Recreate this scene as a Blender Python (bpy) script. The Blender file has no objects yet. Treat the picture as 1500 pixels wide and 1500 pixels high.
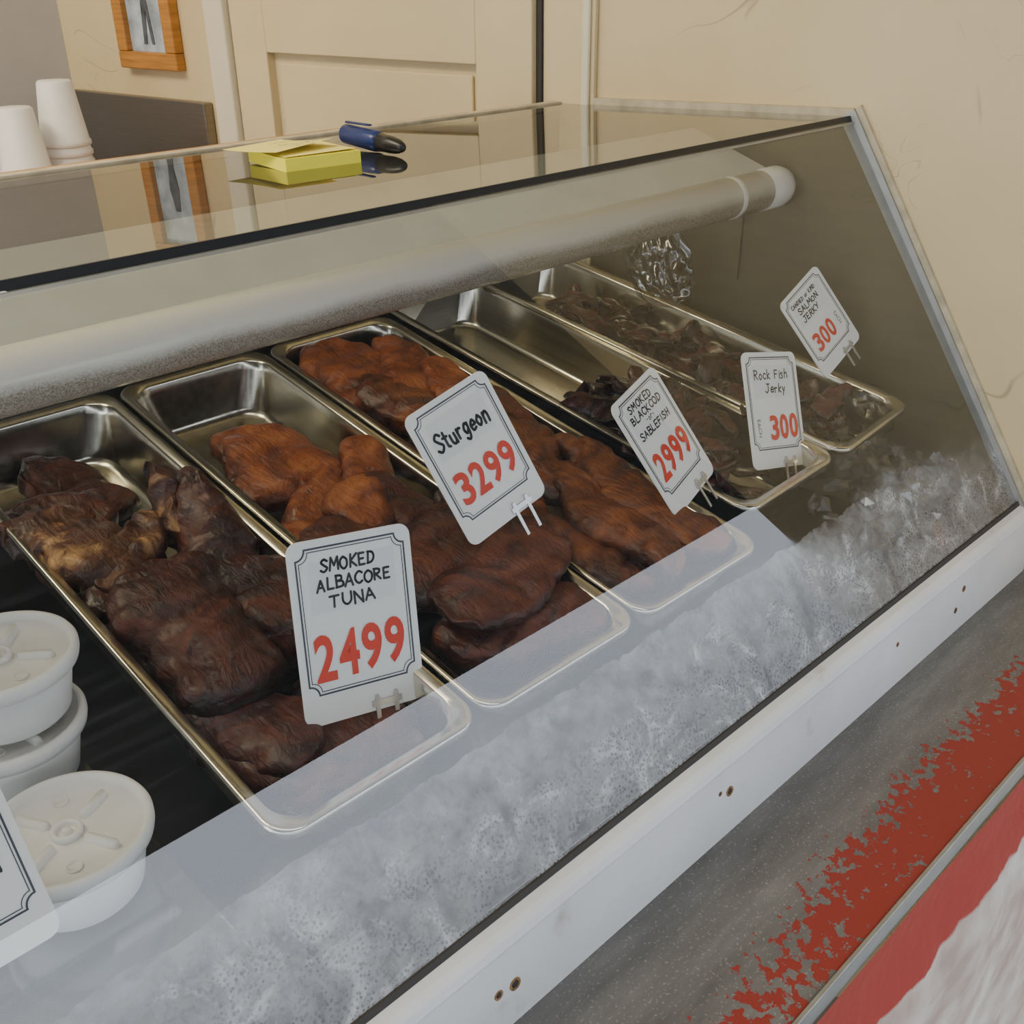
import bpy, bmesh, random
from math import *
from mathutils import Vector, Matrix, noise
random.seed(7)
C=bpy.context.collection
# ---------------------------------------------------------------- materials
def nodemat(name):
    m=bpy.data.materials.new(name); m.use_nodes=True
    nt=m.node_tree; b=nt.nodes["Principled BSDF"]; return m,nt,b
def N(nt,t,**k):
    n=nt.nodes.new(t)
    for a,v in k.items():
        if a.startswith("i_"):
            key=a[2:]; key=int(key) if key.isdigit() else key.replace("_"," ")
            n.inputs[key].default_value=v
        else: setattr(n,a,v)
    return n
def L(nt,a,b): nt.links.new(a,b)
def coords(nt,scale=(1,1,1)):
    tc=N(nt,"ShaderNodeTexCoord"); mp=N(nt,"ShaderNodeMapping"); mp.inputs["Scale"].default_value=scale
    L(nt,tc.outputs["Object"],mp.inputs[0]); return mp.outputs[0]
def ramp(nt,fac,stops):
    r=N(nt,"ShaderNodeValToRGB"); el=r.color_ramp.elements
    el[0].position=stops[0][0]; el[0].color=(*stops[0][1],1)
    el[1].position=stops[-1][0]; el[1].color=(*stops[-1][1],1)
    for p,c in stops[1:-1]:
        e=el.new(p); e.color=(*c,1)
    L(nt,fac,r.inputs[0]); return r.outputs[0]
def g3(v): return (v,v,v)
def math2(nt,op,a,b,c=None,clamp=False):
    n=N(nt,"ShaderNodeMath",operation=op); n.use_clamp=clamp
    for i,x in enumerate((a,b,c)):
        if x is None: continue
        if isinstance(x,(int,float)): n.inputs[i].default_value=x
        else: L(nt,x,n.inputs[i])
    return n.outputs[0]
def simple(name,col,rough=.5,metal=0,var=.0,nscale=20,bump=0,bscale=60,scale=(1,1,1),spec=.5):
    m,nt,b=nodemat(name)
    b.inputs["Roughness"].default_value=rough; b.inputs["Metallic"].default_value=metal
    b.inputs["Specular IOR Level"].default_value=spec
    v=coords(nt,scale)
    n=N(nt,"ShaderNodeTexNoise",i_Scale=nscale,i_Detail=6.); L(nt,v,n.inputs["Vector"])
    lo=tuple(max(0,c*(1-var)) for c in col); hi=tuple(min(1,c*(1+var)) for c in col)
    L(nt,ramp(nt,n.outputs["Fac"],[(.3,lo),(.7,hi)]),b.inputs["Base Color"])
    if bump:
        n2=N(nt,"ShaderNodeTexNoise",i_Scale=bscale,i_Detail=4.); L(nt,v,n2.inputs["Vector"])
        bp=N(nt,"ShaderNodeBump",i_Strength=bump,i_Distance=.002); L(nt,n2.outputs["Fac"],bp.inputs["Height"]); L(nt,bp.outputs[0],b.inputs["Normal"])
    return m
M={}
M['white']=simple("white_plastic",(.93,.93,.92),.35,var=.02)
M['foam']=simple("white_foam",(.84,.83,.81),.5,var=.02,bump=.1,bscale=300)
M['ink']=simple("black_ink",(.02,.02,.022),.4)
M['border']=simple("border_ink",(.05,.06,.08),.4)
M['red']=simple("red_digits",(.75,.05,.02),.45)
M['yellow']=simple("yellow_paper",(.97,.87,.06),.7,var=.03)
M['yellow2']=simple("yellow_slip",(.96,.84,.24),.7,var=.03)
M['blue']=simple("blue_plastic",(.01,.03,.14),.3)
M['black']=simple("black_rubber",(.012,.012,.013),.35)
M['wood']=simple("oak_wood",(.46,.20,.04),.4,var=.25,nscale=14,scale=(1,1,12))
M['gapdark']=simple("gap_dark",(.05,.045,.04),.8)
M['darkliner']=simple("dark_liner",(.03,.032,.038),.35,metal=.3,var=.3)
M['greypaint']=simple("grey_paint",(.47,.47,.43),.4,var=.06)
M['alu']=simple("aluminium_trim",(.36,.36,.33),.4,metal=.6,var=.1,nscale=40)
M['steelpin']=simple("steel_prong",(.6,.6,.6),.3,metal=.9)
M['doorcream']=simple("door_cream",(.70,.57,.33),.45,var=.06,nscale=5)
M['trimwhite']=simple("trim_white",(.75,.68,.50),.4,var=.05,nscale=9)
M['grime']=simple("grimy_sealant",(.52,.45,.31),.6,var=.2,nscale=50)
M['lavender']=simple("wall_far",(.50,.48,.47),.6,var=.03)
M['asphalt']=simple("concrete_ground",(.40,.40,.39),.9,var=.15,nscale=4)
M['awning']=simple("awning_dark",(.05,.05,.045),.8)
M['ceiling']=simple("ceiling_cream",(.65,.6,.48),.8)
M['paper']=simple("paper_label",(.85,.86,.87),.6)
M['siding']=simple("building_siding",(.30,.31,.33),.8,var=.2,nscale=3)
M['roof']=simple("building_roof",(.16,.16,.17),.8,var=.2,nscale=3)
M['window']=simple("building_window",(.05,.06,.08),.15)

def steel(name,col,rough,scl=(4,4,200),metal=1):
    m,nt,b=nodemat(name); b.inputs["Metallic"].default_value=metal
    v=coords(nt,scl); n=N(nt,"ShaderNodeTexNoise",i_Scale=3.,i_Detail=4.); L(nt,v,n.inputs["Vector"])
    L(nt,ramp(nt,n.outputs["Fac"],[(.3,tuple(c*.85 for c in col)),(.7,col)]),b.inputs["Base Color"])
    mr=N(nt,"ShaderNodeMapRange"); mr.inputs["To Min"].default_value=rough*.8; mr.inputs["To Max"].default_value=rough*1.3
    L(nt,n.outputs["Fac"],mr.inputs[0]); L(nt,mr.outputs[0],b.inputs["Roughness"]); return m
M['pan']=steel("pan_steel",(.70,.66,.56),.19,(40,3,40))
M['steel']=steel("rear_steel",(.30,.28,.24),.4)
M['splash']=steel("splash_steel",(.30,.28,.26),.38)
M['liner']=steel("end_liner_steel",(.19,.17,.115),.45,(3,3,25),.75)

m,nt,b=nodemat("cream_wall"); v=coords(nt)
n1=N(nt,"ShaderNodeTexNoise",i_Scale=2.2,i_Detail=6.,i_Roughness=.6); L(nt,v,n1.inputs["Vector"])
base=ramp(nt,n1.outputs["Fac"],[(.3,(.59,.455,.23)),(.5,(.67,.535,.30)),(.7,(.72,.59,.35))])
def lines(sc,wd,lo,hi,dist):
    n2=N(nt,"ShaderNodeTexNoise",i_Scale=sc,i_Detail=2.,i_Distortion=dist); L(nt,v,n2.inputs["Vector"])
    ab=math2(nt,'ABSOLUTE',math2(nt,'SUBTRACT',n2.outputs["Fac"],.5),None)
    n3=N(nt,"ShaderNodeTexNoise",i_Scale=6.); L(nt,v,n3.inputs["Vector"])
    return math2(nt,'MULTIPLY',ramp(nt,ab,[(.0,g3(1)),(wd,g3(0))]),ramp(nt,n3.outputs["Fac"],[(lo,g3(0)),(hi,g3(1))]))
l1=lines(3.,.0022,.54,.60,1.2); l2=lines(7.,.002,.60,.64,2.)
mx=N(nt,"ShaderNodeMixRGB"); mx.inputs[2].default_value=(.25,.17,.09,1); L(nt,math2(nt,'MULTIPLY',math2(nt,'MAXIMUM',l1,l2),.6),mx.inputs[0]); L(nt,base,mx.inputs[1]); L(nt,mx.outputs[0],b.inputs["Base Color"])
b.inputs["Roughness"].default_value=.45
bp=N(nt,"ShaderNodeBump",i_Strength=.25,i_Distance=.004); L(nt,n1.outputs["Fac"],bp.inputs["Height"]); L(nt,bp.outputs[0],b.inputs["Normal"])
M['wall']=m

def glass(name,f0,k,tint,frost=False,rough=0.):
    m=bpy.data.materials.new(name); m.use_nodes=True; nt=m.node_tree; nt.nodes.clear()
    out=N(nt,"ShaderNodeOutputMaterial"); tr=N(nt,"ShaderNodeBsdfTransparent"); tr.inputs[0].default_value=(*tint,1)
    gl=N(nt,"ShaderNodeBsdfGlossy"); gl.inputs["Roughness"].default_value=rough
    lw=N(nt,"ShaderNodeLayerWeight"); lw.inputs[0].default_value=.5
    p=math2(nt,'POWER',lw.outputs["Facing"],5.)
    ma=math2(nt,'MULTIPLY_ADD',p,k,f0,True)
    mix=N(nt,"ShaderNodeMixShader"); L(nt,ma,mix.inputs[0])
    L(nt,gl.outputs[0],mix.inputs[2]); last=tr.outputs[0]
    if frost:
        tc=N(nt,"ShaderNodeTexCoord"); sp=N(nt,"ShaderNodeSeparateXYZ"); L(nt,tc.outputs["Object"],sp.inputs[0])
        nz=N(nt,"ShaderNodeTexNoise",i_Scale=7.,i_Detail=5.); L(nt,tc.outputs["Object"],nz.inputs["Vector"])
        a=math2(nt,'MULTIPLY_ADD',nz.outputs["Fac"],.10,sp.outputs["Z"])
        def band(z0,z1,src,t1=1.):
            g=N(nt,"ShaderNodeMapRange"); g.interpolation_type='SMOOTHSTEP'; g.inputs["From Min"].default_value=z0; g.inputs["From Max"].default_value=z1; g.inputs["To Max"].default_value=t1; L(nt,src,g.inputs[0]); return g.outputs[0]
        g=band(-.420,-.465,a)
        L(nt,band(-.455,-.52,sp.outputs["Z"],.28),gl.inputs["Roughness"])
        vo=N(nt,"ShaderNodeTexVoronoi",i_Scale=340.); L(nt,tc.outputs["Object"],vo.inputs["Vector"])
        dr=ramp(nt,vo.outputs["Distance"],[(.15,g3(.20)),(.50,g3(1))])
        n4=N(nt,"ShaderNodeTexNoise",i_Scale=26.,i_Detail=8.,i_Distortion=.9,i_Roughness=.65); L(nt,tc.outputs["Object"],n4.inputs["Vector"])
        st=ramp(nt,n4.outputs["Fac"],[(.38,g3(.20)),(.54,g3(.42)),(.66,g3(1.))])
        vd=N(nt,"ShaderNodeMapping"); vd.inputs["Scale"].default_value=(38,5,5); L(nt,tc.outputs["Object"],vd.inputs[0])
        nd=N(nt,"ShaderNodeTexNoise",i_Scale=1.,i_Detail=4.,i_Distortion=.5); L(nt,vd.outputs[0],nd.inputs["Vector"])
        drip=ramp(nt,nd.outputs["Fac"],[(.30,g3(.25)),(.42,g3(1))])
        m3=math2(nt,'MULTIPLY',math2(nt,'MULTIPLY',math2(nt,'MULTIPLY',dr,st),g),drip)
        vs=N(nt,"ShaderNodeMapping"); vs.inputs["Scale"].default_value=(4,90,90); vs.inputs["Rotation"].default_value=(0,.5,.2); L(nt,tc.outputs["Object"],vs.inputs[0])
        n5=N(nt,"ShaderNodeTexNoise",i_Scale=2.,i_Detail=5.); L(nt,vs.outputs[0],n5.inputs["Vector"])
        sc=ramp(nt,n5.outputs["Fac"],[(.5,g3(.003)),(.8,g3(.03))])
        m4=math2(nt,'MULTIPLY_ADD',m3,.75,sc)
        df=N(nt,"ShaderNodeBsdfDiffuse"); df.inputs[0].default_value=(.86,.87,.89,1)
        tl=N(nt,"ShaderNodeBsdfTranslucent"); tl.inputs[0].default_value=(.86,.87,.89,1)
        md=N(nt,"ShaderNodeMixShader"); md.inputs[0].default_value=.3; L(nt,df.outputs[0],md.inputs[1]); L(nt,tl.outputs[0],md.inputs[2])
        mf=N(nt,"ShaderNodeMixShader"); L(nt,m4,mf.inputs[0]); L(nt,tr.outputs[0],mf.inputs[1]); L(nt,md.outputs[0],mf.inputs[2]); last=mf.outputs[0]
    L(nt,last,mix.inputs[1]); L(nt,mix.outputs[0],out.inputs[0]); return m
M['glass']=glass("front_glass",.095,1.3,(.93,.94,.93),True)
M['topglass']=glass("top_glass",.14,1.0,(.80,.83,.78))
M['acrylic']=glass("acrylic",.10,1.3,(.95,.96,.97))
M['bag']=glass("bag_film",.16,1.0,(.86,.85,.83),False,.12)

def fishmat(name,c1,c2,c3,rough=.42,stripe=1.0,bump=.62,coat=.15):
    m,nt,b=nodemat(name); v=coords(nt)
    n=N(nt,"ShaderNodeTexNoise",i_Scale=20.,i_Detail=12.,i_Distortion=1.2,i_Roughness=.66); L(nt,v,n.inputs["Vector"])
    col=ramp(nt,n.outputs["Fac"],[(.38,c1),(.52,c2),(.68,c3)])
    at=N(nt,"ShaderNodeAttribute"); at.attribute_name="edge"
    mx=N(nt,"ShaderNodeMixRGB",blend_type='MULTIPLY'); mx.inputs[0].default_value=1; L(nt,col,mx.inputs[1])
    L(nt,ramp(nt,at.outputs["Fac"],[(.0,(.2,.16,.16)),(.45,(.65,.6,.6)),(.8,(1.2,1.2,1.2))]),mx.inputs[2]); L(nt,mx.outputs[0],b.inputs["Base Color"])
    mp=N(nt,"ShaderNodeMapping"); mp.inputs["Scale"].default_value=(70,18,70); tc=N(nt,"ShaderNodeTexCoord"); L(nt,tc.outputs["Object"],mp.inputs[0])
    fb=N(nt,"ShaderNodeTexNoise",i_Scale=1.5,i_Detail=8.,i_Distortion=1.5); L(nt,mp.outputs[0],fb.inputs["Vector"])
    n2=N(nt,"ShaderNodeTexNoise",i_Scale=130.,i_Detail=5.); L(nt,v,n2.inputs["Vector"])
    a=math2(nt,'MULTIPLY_ADD',fb.outputs["Fac"],1.6*stripe,n2.outputs["Fac"])
    bp=N(nt,"ShaderNodeBump",i_Strength=bump,i_Distance=.0035); L(nt,a,bp.inputs["Height"]); L(nt,bp.outputs[0],b.inputs["Normal"])
    rr=N(nt,"ShaderNodeMapRange"); rr.inputs["From Min"].default_value=.35; rr.inputs["From Max"].default_value=.65; rr.inputs["To Min"].default_value=rough*.65; rr.inputs["To Max"].default_value=rough*1.5; L(nt,n.outputs["Fac"],rr.inputs[0]); L(nt,rr.outputs[0],b.inputs["Roughness"])
    b.inputs["Coat Weight"].default_value=coat; b.inputs["Coat Roughness"].default_value=.2
    return m
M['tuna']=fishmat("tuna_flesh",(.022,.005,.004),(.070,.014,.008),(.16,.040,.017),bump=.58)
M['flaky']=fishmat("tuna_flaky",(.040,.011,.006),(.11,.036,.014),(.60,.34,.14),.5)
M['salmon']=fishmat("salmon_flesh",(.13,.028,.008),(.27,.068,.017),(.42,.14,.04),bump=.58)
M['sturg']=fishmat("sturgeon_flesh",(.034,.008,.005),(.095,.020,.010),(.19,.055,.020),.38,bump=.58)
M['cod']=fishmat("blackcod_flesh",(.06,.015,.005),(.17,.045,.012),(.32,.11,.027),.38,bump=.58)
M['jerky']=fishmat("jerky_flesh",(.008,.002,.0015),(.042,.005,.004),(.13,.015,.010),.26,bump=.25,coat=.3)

m,nt,b=nodemat("crushed_ice"); v=coords(nt)
vo=N(nt,"ShaderNodeTexNoise",i_Scale=45.,i_Detail=8.); L(nt,v,vo.inputs["Vector"])
L(nt,ramp(nt,vo.outputs["Fac"],[(.35,(.06,.06,.07)),(.65,(.36,.37,.39))]),b.inputs["Base Color"])
n2=N(nt,"ShaderNodeTexNoise",i_Scale=90.,i_Detail=6.); L(nt,v,n2.inputs["Vector"])
bp=N(nt,"ShaderNodeBump",i_Strength=.9,i_Distance=.006); L(nt,n2.outputs["Fac"],bp.inputs["Height"]); L(nt,bp.outputs[0],b.inputs["Normal"])
b.inputs["Roughness"].default_value=.12; M['ice']=m
M['icechunk']=glass("clear_ice",.12,1.1,(.80,.82,.84),False,.08)
m,nt,b=nodemat("tube_frost"); tc=N(nt,"ShaderNodeTexCoord"); v=tc.outputs["Object"]
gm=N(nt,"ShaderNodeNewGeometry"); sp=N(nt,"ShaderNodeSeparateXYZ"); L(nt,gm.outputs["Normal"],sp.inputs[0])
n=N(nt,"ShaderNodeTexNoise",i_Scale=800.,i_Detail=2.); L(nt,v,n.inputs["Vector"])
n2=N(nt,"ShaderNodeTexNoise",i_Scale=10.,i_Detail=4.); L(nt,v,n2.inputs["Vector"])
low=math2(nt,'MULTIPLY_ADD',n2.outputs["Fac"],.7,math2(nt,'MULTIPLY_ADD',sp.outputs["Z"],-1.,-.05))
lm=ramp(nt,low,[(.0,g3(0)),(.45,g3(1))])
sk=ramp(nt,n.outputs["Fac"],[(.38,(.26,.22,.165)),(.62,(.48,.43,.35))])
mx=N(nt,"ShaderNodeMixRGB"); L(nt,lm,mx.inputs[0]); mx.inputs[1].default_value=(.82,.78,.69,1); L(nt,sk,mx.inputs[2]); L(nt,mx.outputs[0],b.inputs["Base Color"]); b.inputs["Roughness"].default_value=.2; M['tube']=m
m,nt,b=nodemat("white_frame_paint"); v=coords(nt)
n=N(nt,"ShaderNodeTexNoise",i_Scale=9.,i_Detail=8.); L(nt,v,n.inputs["Vector"])
L(nt,ramp(nt,n.outputs["Fac"],[(.28,(.42,.36,.28)),(.36,(.78,.78,.77)),(.7,(.88,.88,.87))]),b.inputs["Base Color"]); b.inputs["Roughness"].default_value=.4; M['frame']=m
m,nt,b=nodemat("ledge_paint"); tc=N(nt,"ShaderNodeTexCoord"); sp=N(nt,"ShaderNodeSeparateXYZ"); L(nt,tc.outputs["Object"],sp.inputs[0])
n=N(nt,"ShaderNodeTexNoise",i_Scale=110.,i_Detail=5.,i_Roughness=.6); L(nt,tc.outputs["Object"],n.inputs["Vector"])
n6=N(nt,"ShaderNodeTexNoise",i_Scale=12.,i_Detail=3.); L(nt,tc.outputs["Object"],n6.inputs["Vector"])
dy=math2(nt,'MULTIPLY_ADD',sp.outputs["Y"],-7.,7*.251)
dcl=N(nt,"ShaderNodeClamp"); dcl.inputs["Min"].default_value=-.5; dcl.inputs["Max"].default_value=.10; L(nt,dy,dcl.inputs[0])
xg=N(nt,"ShaderNodeMapRange"); xg.inputs["From Min"].default_value=.35; xg.inputs["From Max"].default_value=.8; xg.inputs["To Min"].default_value=-.05; xg.inputs["To Max"].default_value=.12; L(nt,sp.outputs["X"],xg.inputs[0])
t=math2(nt,'ADD',dcl.outputs[0],n.outputs["Fac"]); t=math2(nt,'ADD',t,xg.outputs[0]); t=math2(nt,'MULTIPLY_ADD',n6.outputs["Fac"],.25,t)
mask=ramp(nt,t,[(.665,g3(0)),(.69,g3(1))])
mp2=N(nt,"ShaderNodeMapping"); mp2.inputs["Scale"].default_value=(2,9,9); L(nt,tc.outputs["Object"],mp2.inputs[0])
n7=N(nt,"ShaderNodeTexNoise",i_Scale=4.,i_Detail=10.,i_Roughness=.65); L(nt,mp2.outputs[0],n7.inputs["Vector"])
grey=ramp(nt,n7.outputs["Fac"],[(.3,(.105,.104,.10)),(.55,(.165,.163,.158)),(.78,(.25,.243,.23))])
n9=N(nt,"ShaderNodeTexNoise",i_Scale=420.,i_Detail=2.); L(nt,tc.outputs["Object"],n9.inputs["Vector"])
spk=ramp(nt,n9.outputs["Fac"],[(.60,g3(0)),(.70,g3(.5))])
mg=N(nt,"ShaderNodeMixRGB"); mg.inputs[2].default_value=(.38,.38,.37,1); L(nt,spk,mg.inputs[0]); L(nt,grey,mg.inputs[1])
mx=N(nt,"ShaderNodeMixRGB"); mx.inputs[2].default_value=(.30,.032,.024,1); L(nt,mask,mx.inputs[0]); L(nt,mg.outputs[0],mx.inputs[1]); L(nt,mx.outputs[0],b.inputs["Base Color"]); b.inputs["Roughness"].default_value=.45
bp=N(nt,"ShaderNodeBump",i_Strength=.4,i_Distance=.002); L(nt,mask,bp.inputs["Height"]); L(nt,bp.outputs[0],b.inputs["Normal"]); M['ledge']=m
m,nt,b=nodemat("stucco_paint"); tc=N(nt,"ShaderNodeTexCoord"); sp=N(nt,"ShaderNodeSeparateXYZ"); L(nt,tc.outputs["Object"],sp.inputs[0])
n=N(nt,"ShaderNodeTexNoise",i_Scale=16.,i_Detail=8.); L(nt,tc.outputs["Object"],n.inputs["Vector"])
a=math2(nt,'MULTIPLY_ADD',n.outputs["Fac"],.035,sp.outputs["Z"])
mr=N(nt,"ShaderNodeMapRange"); mr.inputs["From Min"].default_value=-.738; mr.inputs["From Max"].default_value=-.734; L(nt,a,mr.inputs[0])
mx=N(nt,"ShaderNodeMixRGB"); L(nt,mr.outputs[0],mx.inputs[0]); mx.inputs[2].default_value=(.40,.045,.028,1)
L(nt,ramp(nt,n.outputs["Fac"],[(.36,(.48,.36,.30)),(.48,(.60,.50,.42)),(.64,(.74,.69,.60))]),mx.inputs[1]); L(nt,mx.outputs[0],b.inputs["Base Color"])
n2=N(nt,"ShaderNodeTexNoise",i_Scale=60.,i_Detail=5.,i_Roughness=.5); L(nt,tc.outputs["Object"],n2.inputs["Vector"])
bp=N(nt,"ShaderNodeBump",i_Strength=.4,i_Distance=.005); L(nt,n2.outputs["Fac"],bp.inputs["Height"]); L(nt,bp.outputs[0],b.inputs["Normal"]); b.inputs["Roughness"].default_value=.8; M['stucco']=m

# ---------------------------------------------------------------- mesh helpers
def newobj(name,verts,faces,mats,smooth=False,parent=None,fm=None):
    me=bpy.data.meshes.new(name); me.from_pydata([tuple(v) for v in verts],[],faces); me.update()
    for mt in (mats if isinstance(mats,list) else [mats]): me.materials.append(mt)
    if fm:
        for p,i in zip(me.polygons,fm): p.material_index=i
    if smooth:
        for p in me.polygons: p.use_smooth=True
    o=bpy.data.objects.new(name,me); C.objects.link(o)
    if parent: o.parent=parent
    return o
def empty(name,loc=(0,0,0)):
    o=bpy.data.objects.new(name,None); o.empty_display_size=.05; C.objects.link(o); o.location=loc; return o
def prism(name,quad,off,mat,parent=None,bevel=0):
    q=[Vector(p) for p in quad]; o=Vector(off); n=len(q)
    vs=q+[p+o for p in q]
    fs=[tuple(range(n))[::-1],tuple(range(n,2*n))]+[(i,(i+1)%n,n+(i+1)%n,n+i) for i in range(n)]
    ob=newobj(name,vs,fs,mat,parent=parent)
    bm=bmesh.new(); bm.from_mesh(ob.data); bmesh.ops.recalc_face_normals(bm,faces=bm.faces); bm.to_mesh(ob.data); bm.free()
    if bevel:
        md=ob.modifiers.new("b",'BEVEL'); md.width=bevel; md.segments=3
    return ob
def box(name,a,b,mat,parent=None,bevel=0):
    (x0,y0,z0),(x1,y1,z1)=a,b
    return prism(name,[(x0,y0,z0),(x1,y0,z0),(x1,y1,z0),(x0,y1,z0)],(0,0,z1-z0),mat,parent,bevel)
class MB:
    def __init__(s): s.v=[]; s.f=[]; s.m=[]; s.e=[]
    def add(s,v,f,mi=0):
        o=len(s.v); s.v+=[tuple(x) for x in v]; s.f+=[tuple(i+o for i in t) for t in f]; s.m+=[mi]*len(f)
    def obj(s,name,mats,smooth=True,parent=None):
        o=newobj(name,s.v,s.f,mats,smooth,parent,s.m)
        if s.e:
            at=o.data.attributes.new("edge",'FLOAT','POINT'); at.data.foreach_set("value",s.e)
        return o
def lathe(mb,prof,seg=48,mi=0,T=Matrix.Identity(4),cap=True):
    vs=[];fs=[]
    for r,z in prof:
        for i in range(seg):
            a=2*pi*i/seg; vs.append(T@Vector((r*cos(a),r*sin(a),z)))
    for k in range(len(prof)-1):
        for i in range(seg):
            j=(i+1)%seg; fs.append((k*seg+i,k*seg+j,(k+1)*seg+j,(k+1)*seg+i))
    if cap:
        fs.append(tuple(range(seg))[::-1]); fs.append(tuple((len(prof)-1)*seg+i for i in range(seg)))
    mb.add(vs,fs,mi)
def rrect(w,l,r,z,n=8,cx=0,cy=0):
    pts=[]
    for sx,sy,a0 in ((1,1,0),(-1,1,90),(-1,-1,180),(1,-1,270)):
        for i in range(n+1):
            a=radians(a0+90*i/n); pts.append(Vector((cx+sx*(w/2-r)+r*cos(a),cy+sy*(l/2-r)+r*sin(a),z)))
    return pts

# ---------------------------------------------------------------- frames
WP=Vector((1.166,.421,0)); WD=Vector((-.1494,.9888,0)); WN=Vector((-.9888,-.1494,0)); UP=Vector((0,0,1))
def xw(y): return 1.166-.1511*(y-.421)
def wp(y,z,d=0):
    return WP+WD*((y-.421)/.9888)+UP*z+WN*d
def wbox(name,y0,y1,z0,z1,d0,d1,mat,parent=None,bevel=0):
    return prism(name,[wp(y0,z0,d0),wp(y1,z0,d0),wp(y1,z1,d0),wp(y0,z1,d0)],WN*(d1-d0),mat,parent,bevel)
FZ=-1.5
# ---------------------------------------------------------------- room
wbox("wall_right",.05,2.14,FZ,.88,-.12,0,M['wall'])
cB=wp(2.14,0)
prism("wall_back",[cB+UP*FZ,cB+UP*.9,cB+UP*.9+Vector((-4,-.3,0)),cB+UP*FZ+Vector((-4,-.3,0))],(0,.1,0),M['lavender'])
box("floor",(-30,-30,FZ-.05),(30,4,FZ),M['asphalt'])
box("ceiling",(-3.2,.3,.9),(1.6,2.6,.95),M['ceiling'])
box("awning",(-7,-3.15,.88),(7,.3,.94),M['awning'])
rb=random.Random(5); x=-16  # unseen buildings opposite, added to darken the low reflection in the front glass
while x<18:
    wd=rb.uniform(2.6,4.5); h=rb.uniform(.9,1.75); e=empty("unseen_street_building")
    box("facade",(x,-12,FZ),(x+wd,-9,h),M['siding'],e)
    prism("roof",[(x-.1,-8.9,h),(x+wd+.1,-8.9,h),(x+wd+.1,-10.5,h+.45),(x-.1,-10.5,h+.45)],(0,0,.06),M['roof'],e)
    for i in range(3):
        xx=x+wd*(.12+.3*i); box("window",(xx,-9.02,-.4),(xx+wd*.18,-8.98,.5),M['window'],e)
    x+=wd+.15
door=empty("door_1")
def dpart(*a,**k):
    o=wbox(*a,**k); o.parent=door; return o
dpart("gap",1.034,1.042,FZ,.7,0,.012,M['gapdark'])
dpart("stile_right",1.042,1.135,FZ,.7,0,.022,M['doorcream'],bevel=.002)
dpart("stile_left",1.552,1.63,FZ,.7,0,.022,M['doorcream'],bevel=.002)
dpart("rail_top",1.135,1.552,-.126,.7,0,.022,M['doorcream'],bevel=.002)
dpart("rail_bottom",1.135,1.552,FZ,-.75,0,.022,M['doorcream'],bevel=.002)
dpart("panel",1.135,1.552,-.75,-.126,0,.006,M['doorcream'])
dpart("moulding",1.150,1.537,-.735,-.141,.006,.011,M['doorcream'],bevel=.004)
dpart("jamb_left",1.632,1.68,FZ,.75,0,.034,M['trimwhite'],bevel=.004)
wbox("trim_1",.955,1.034,FZ,.75,0,.008,M['doorcream'],bevel=.002)
wbox("trim_2",.960,.972,FZ,.75,.008,.014,M['trimwhite'],bevel=.003)
pf=empty("picture_frame")
for nm,a in (("bottom",(1.785,1.945,-.165,-.137)),("side_right",(1.785,1.812,-.137,.09)),("side_left",(1.918,1.945,-.137,.09)),("top",(1.785,1.945,.09,.118))):
    wbox(nm,*a,0,.02,M['wood'],pf,bevel=.003)
wbox("mat_board",1.812,1.918,-.137,.09,0,.008,simple("photo_mat",(.40,.46,.52),.3,var=.4,nscale=30),pf)
fg=simple("photo_dark",(.08,.09,.10),.3,var=.5,nscale=60)
prism("photo_figure",[wp(y,z,.0082) for y,z in ((1.850,-.125),(1.858,-.125),(1.864,-.07),(1.871,-.125),(1.880,-.125),(1.874,-.05),(1.880,-.01),(1.873,.03),(1.859,.03),(1.853,-.01),(1.859,-.05))],WN*.001,fg,pf)
wbox("steel_backsplash",1.727,2.125,-.75,-.212,.001,.02,M['splash'],bevel=.002)
box("counter",(-1.0,1.62,-.36),(.82,1.93,-.32),M['wood'],bevel=.004)
def cupstack(x,y,z,n):
    mb=MB(); h=.10
    for k in range(n):
        z0=z+k*.016
        T=Matrix.Translation((x,y,z0))
        lathe(mb,[(.0400,0),(.0415,.002),(.0415,.008),(.0392,.010),(.028,h),(.025,h+.003)],36,0,T)
    return mb.obj("foam_cup_stack",[M['foam']])
cupstack(.757,1.86,-.32,4); cupstack(.672,1.83,-.32,2); cupstack(.590,1.88,-.32,8)  # tallest stack stands in for a white post at far left

# ---------------------------------------------------------------- display case
case=empty("display_case")
XL=-.7
gb=(.360,-.565); gt=(.617,-.158)
newobj("front_glass",[(XL,*gb),(xw(gb[0])-.004,*gb),(xw(gt[0])-.004,*gt),(XL,*gt)],[(0,1,2,3)],M['glass'],parent=case)
tb=(1.004,-.168)
newobj("top_glass",[(XL,*gt),(xw(gt[0])-.004,*gt),(xw(tb[0])-.004,*tb),(XL,*tb)],[(0,1,2,3)],M['topglass'],parent=case)
prism("edge_seal",[(XL,.6165,-.157),(XL,.6195,-.1573),(XL,.6190,-.1622),(XL,.614,-.1630)],(xw(.617)-XL-.004,0,0),M['black'],case)
prism("edge_highlight",[(XL,.612,-.1632),(XL,.6145,-.1632),(XL,.6130,-.1655),(XL,.6105,-.1650)],(xw(.617)-XL-.004,0,0),M['alu'],case)
box("rear_rail",(XL,1.002,-.176),(xw(1.02)-.004,1.016,-.1655),M['grime'],case,.001)
box("rear_rail_wood",(XL,1.016,-.19),(.75,1.03,-.167),M['wood'],case,.001)
box("rear_panel",(XL,1.006,-.62),(xw(1.02)-.004,1.018,-.178),M['steel'],case)
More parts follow.
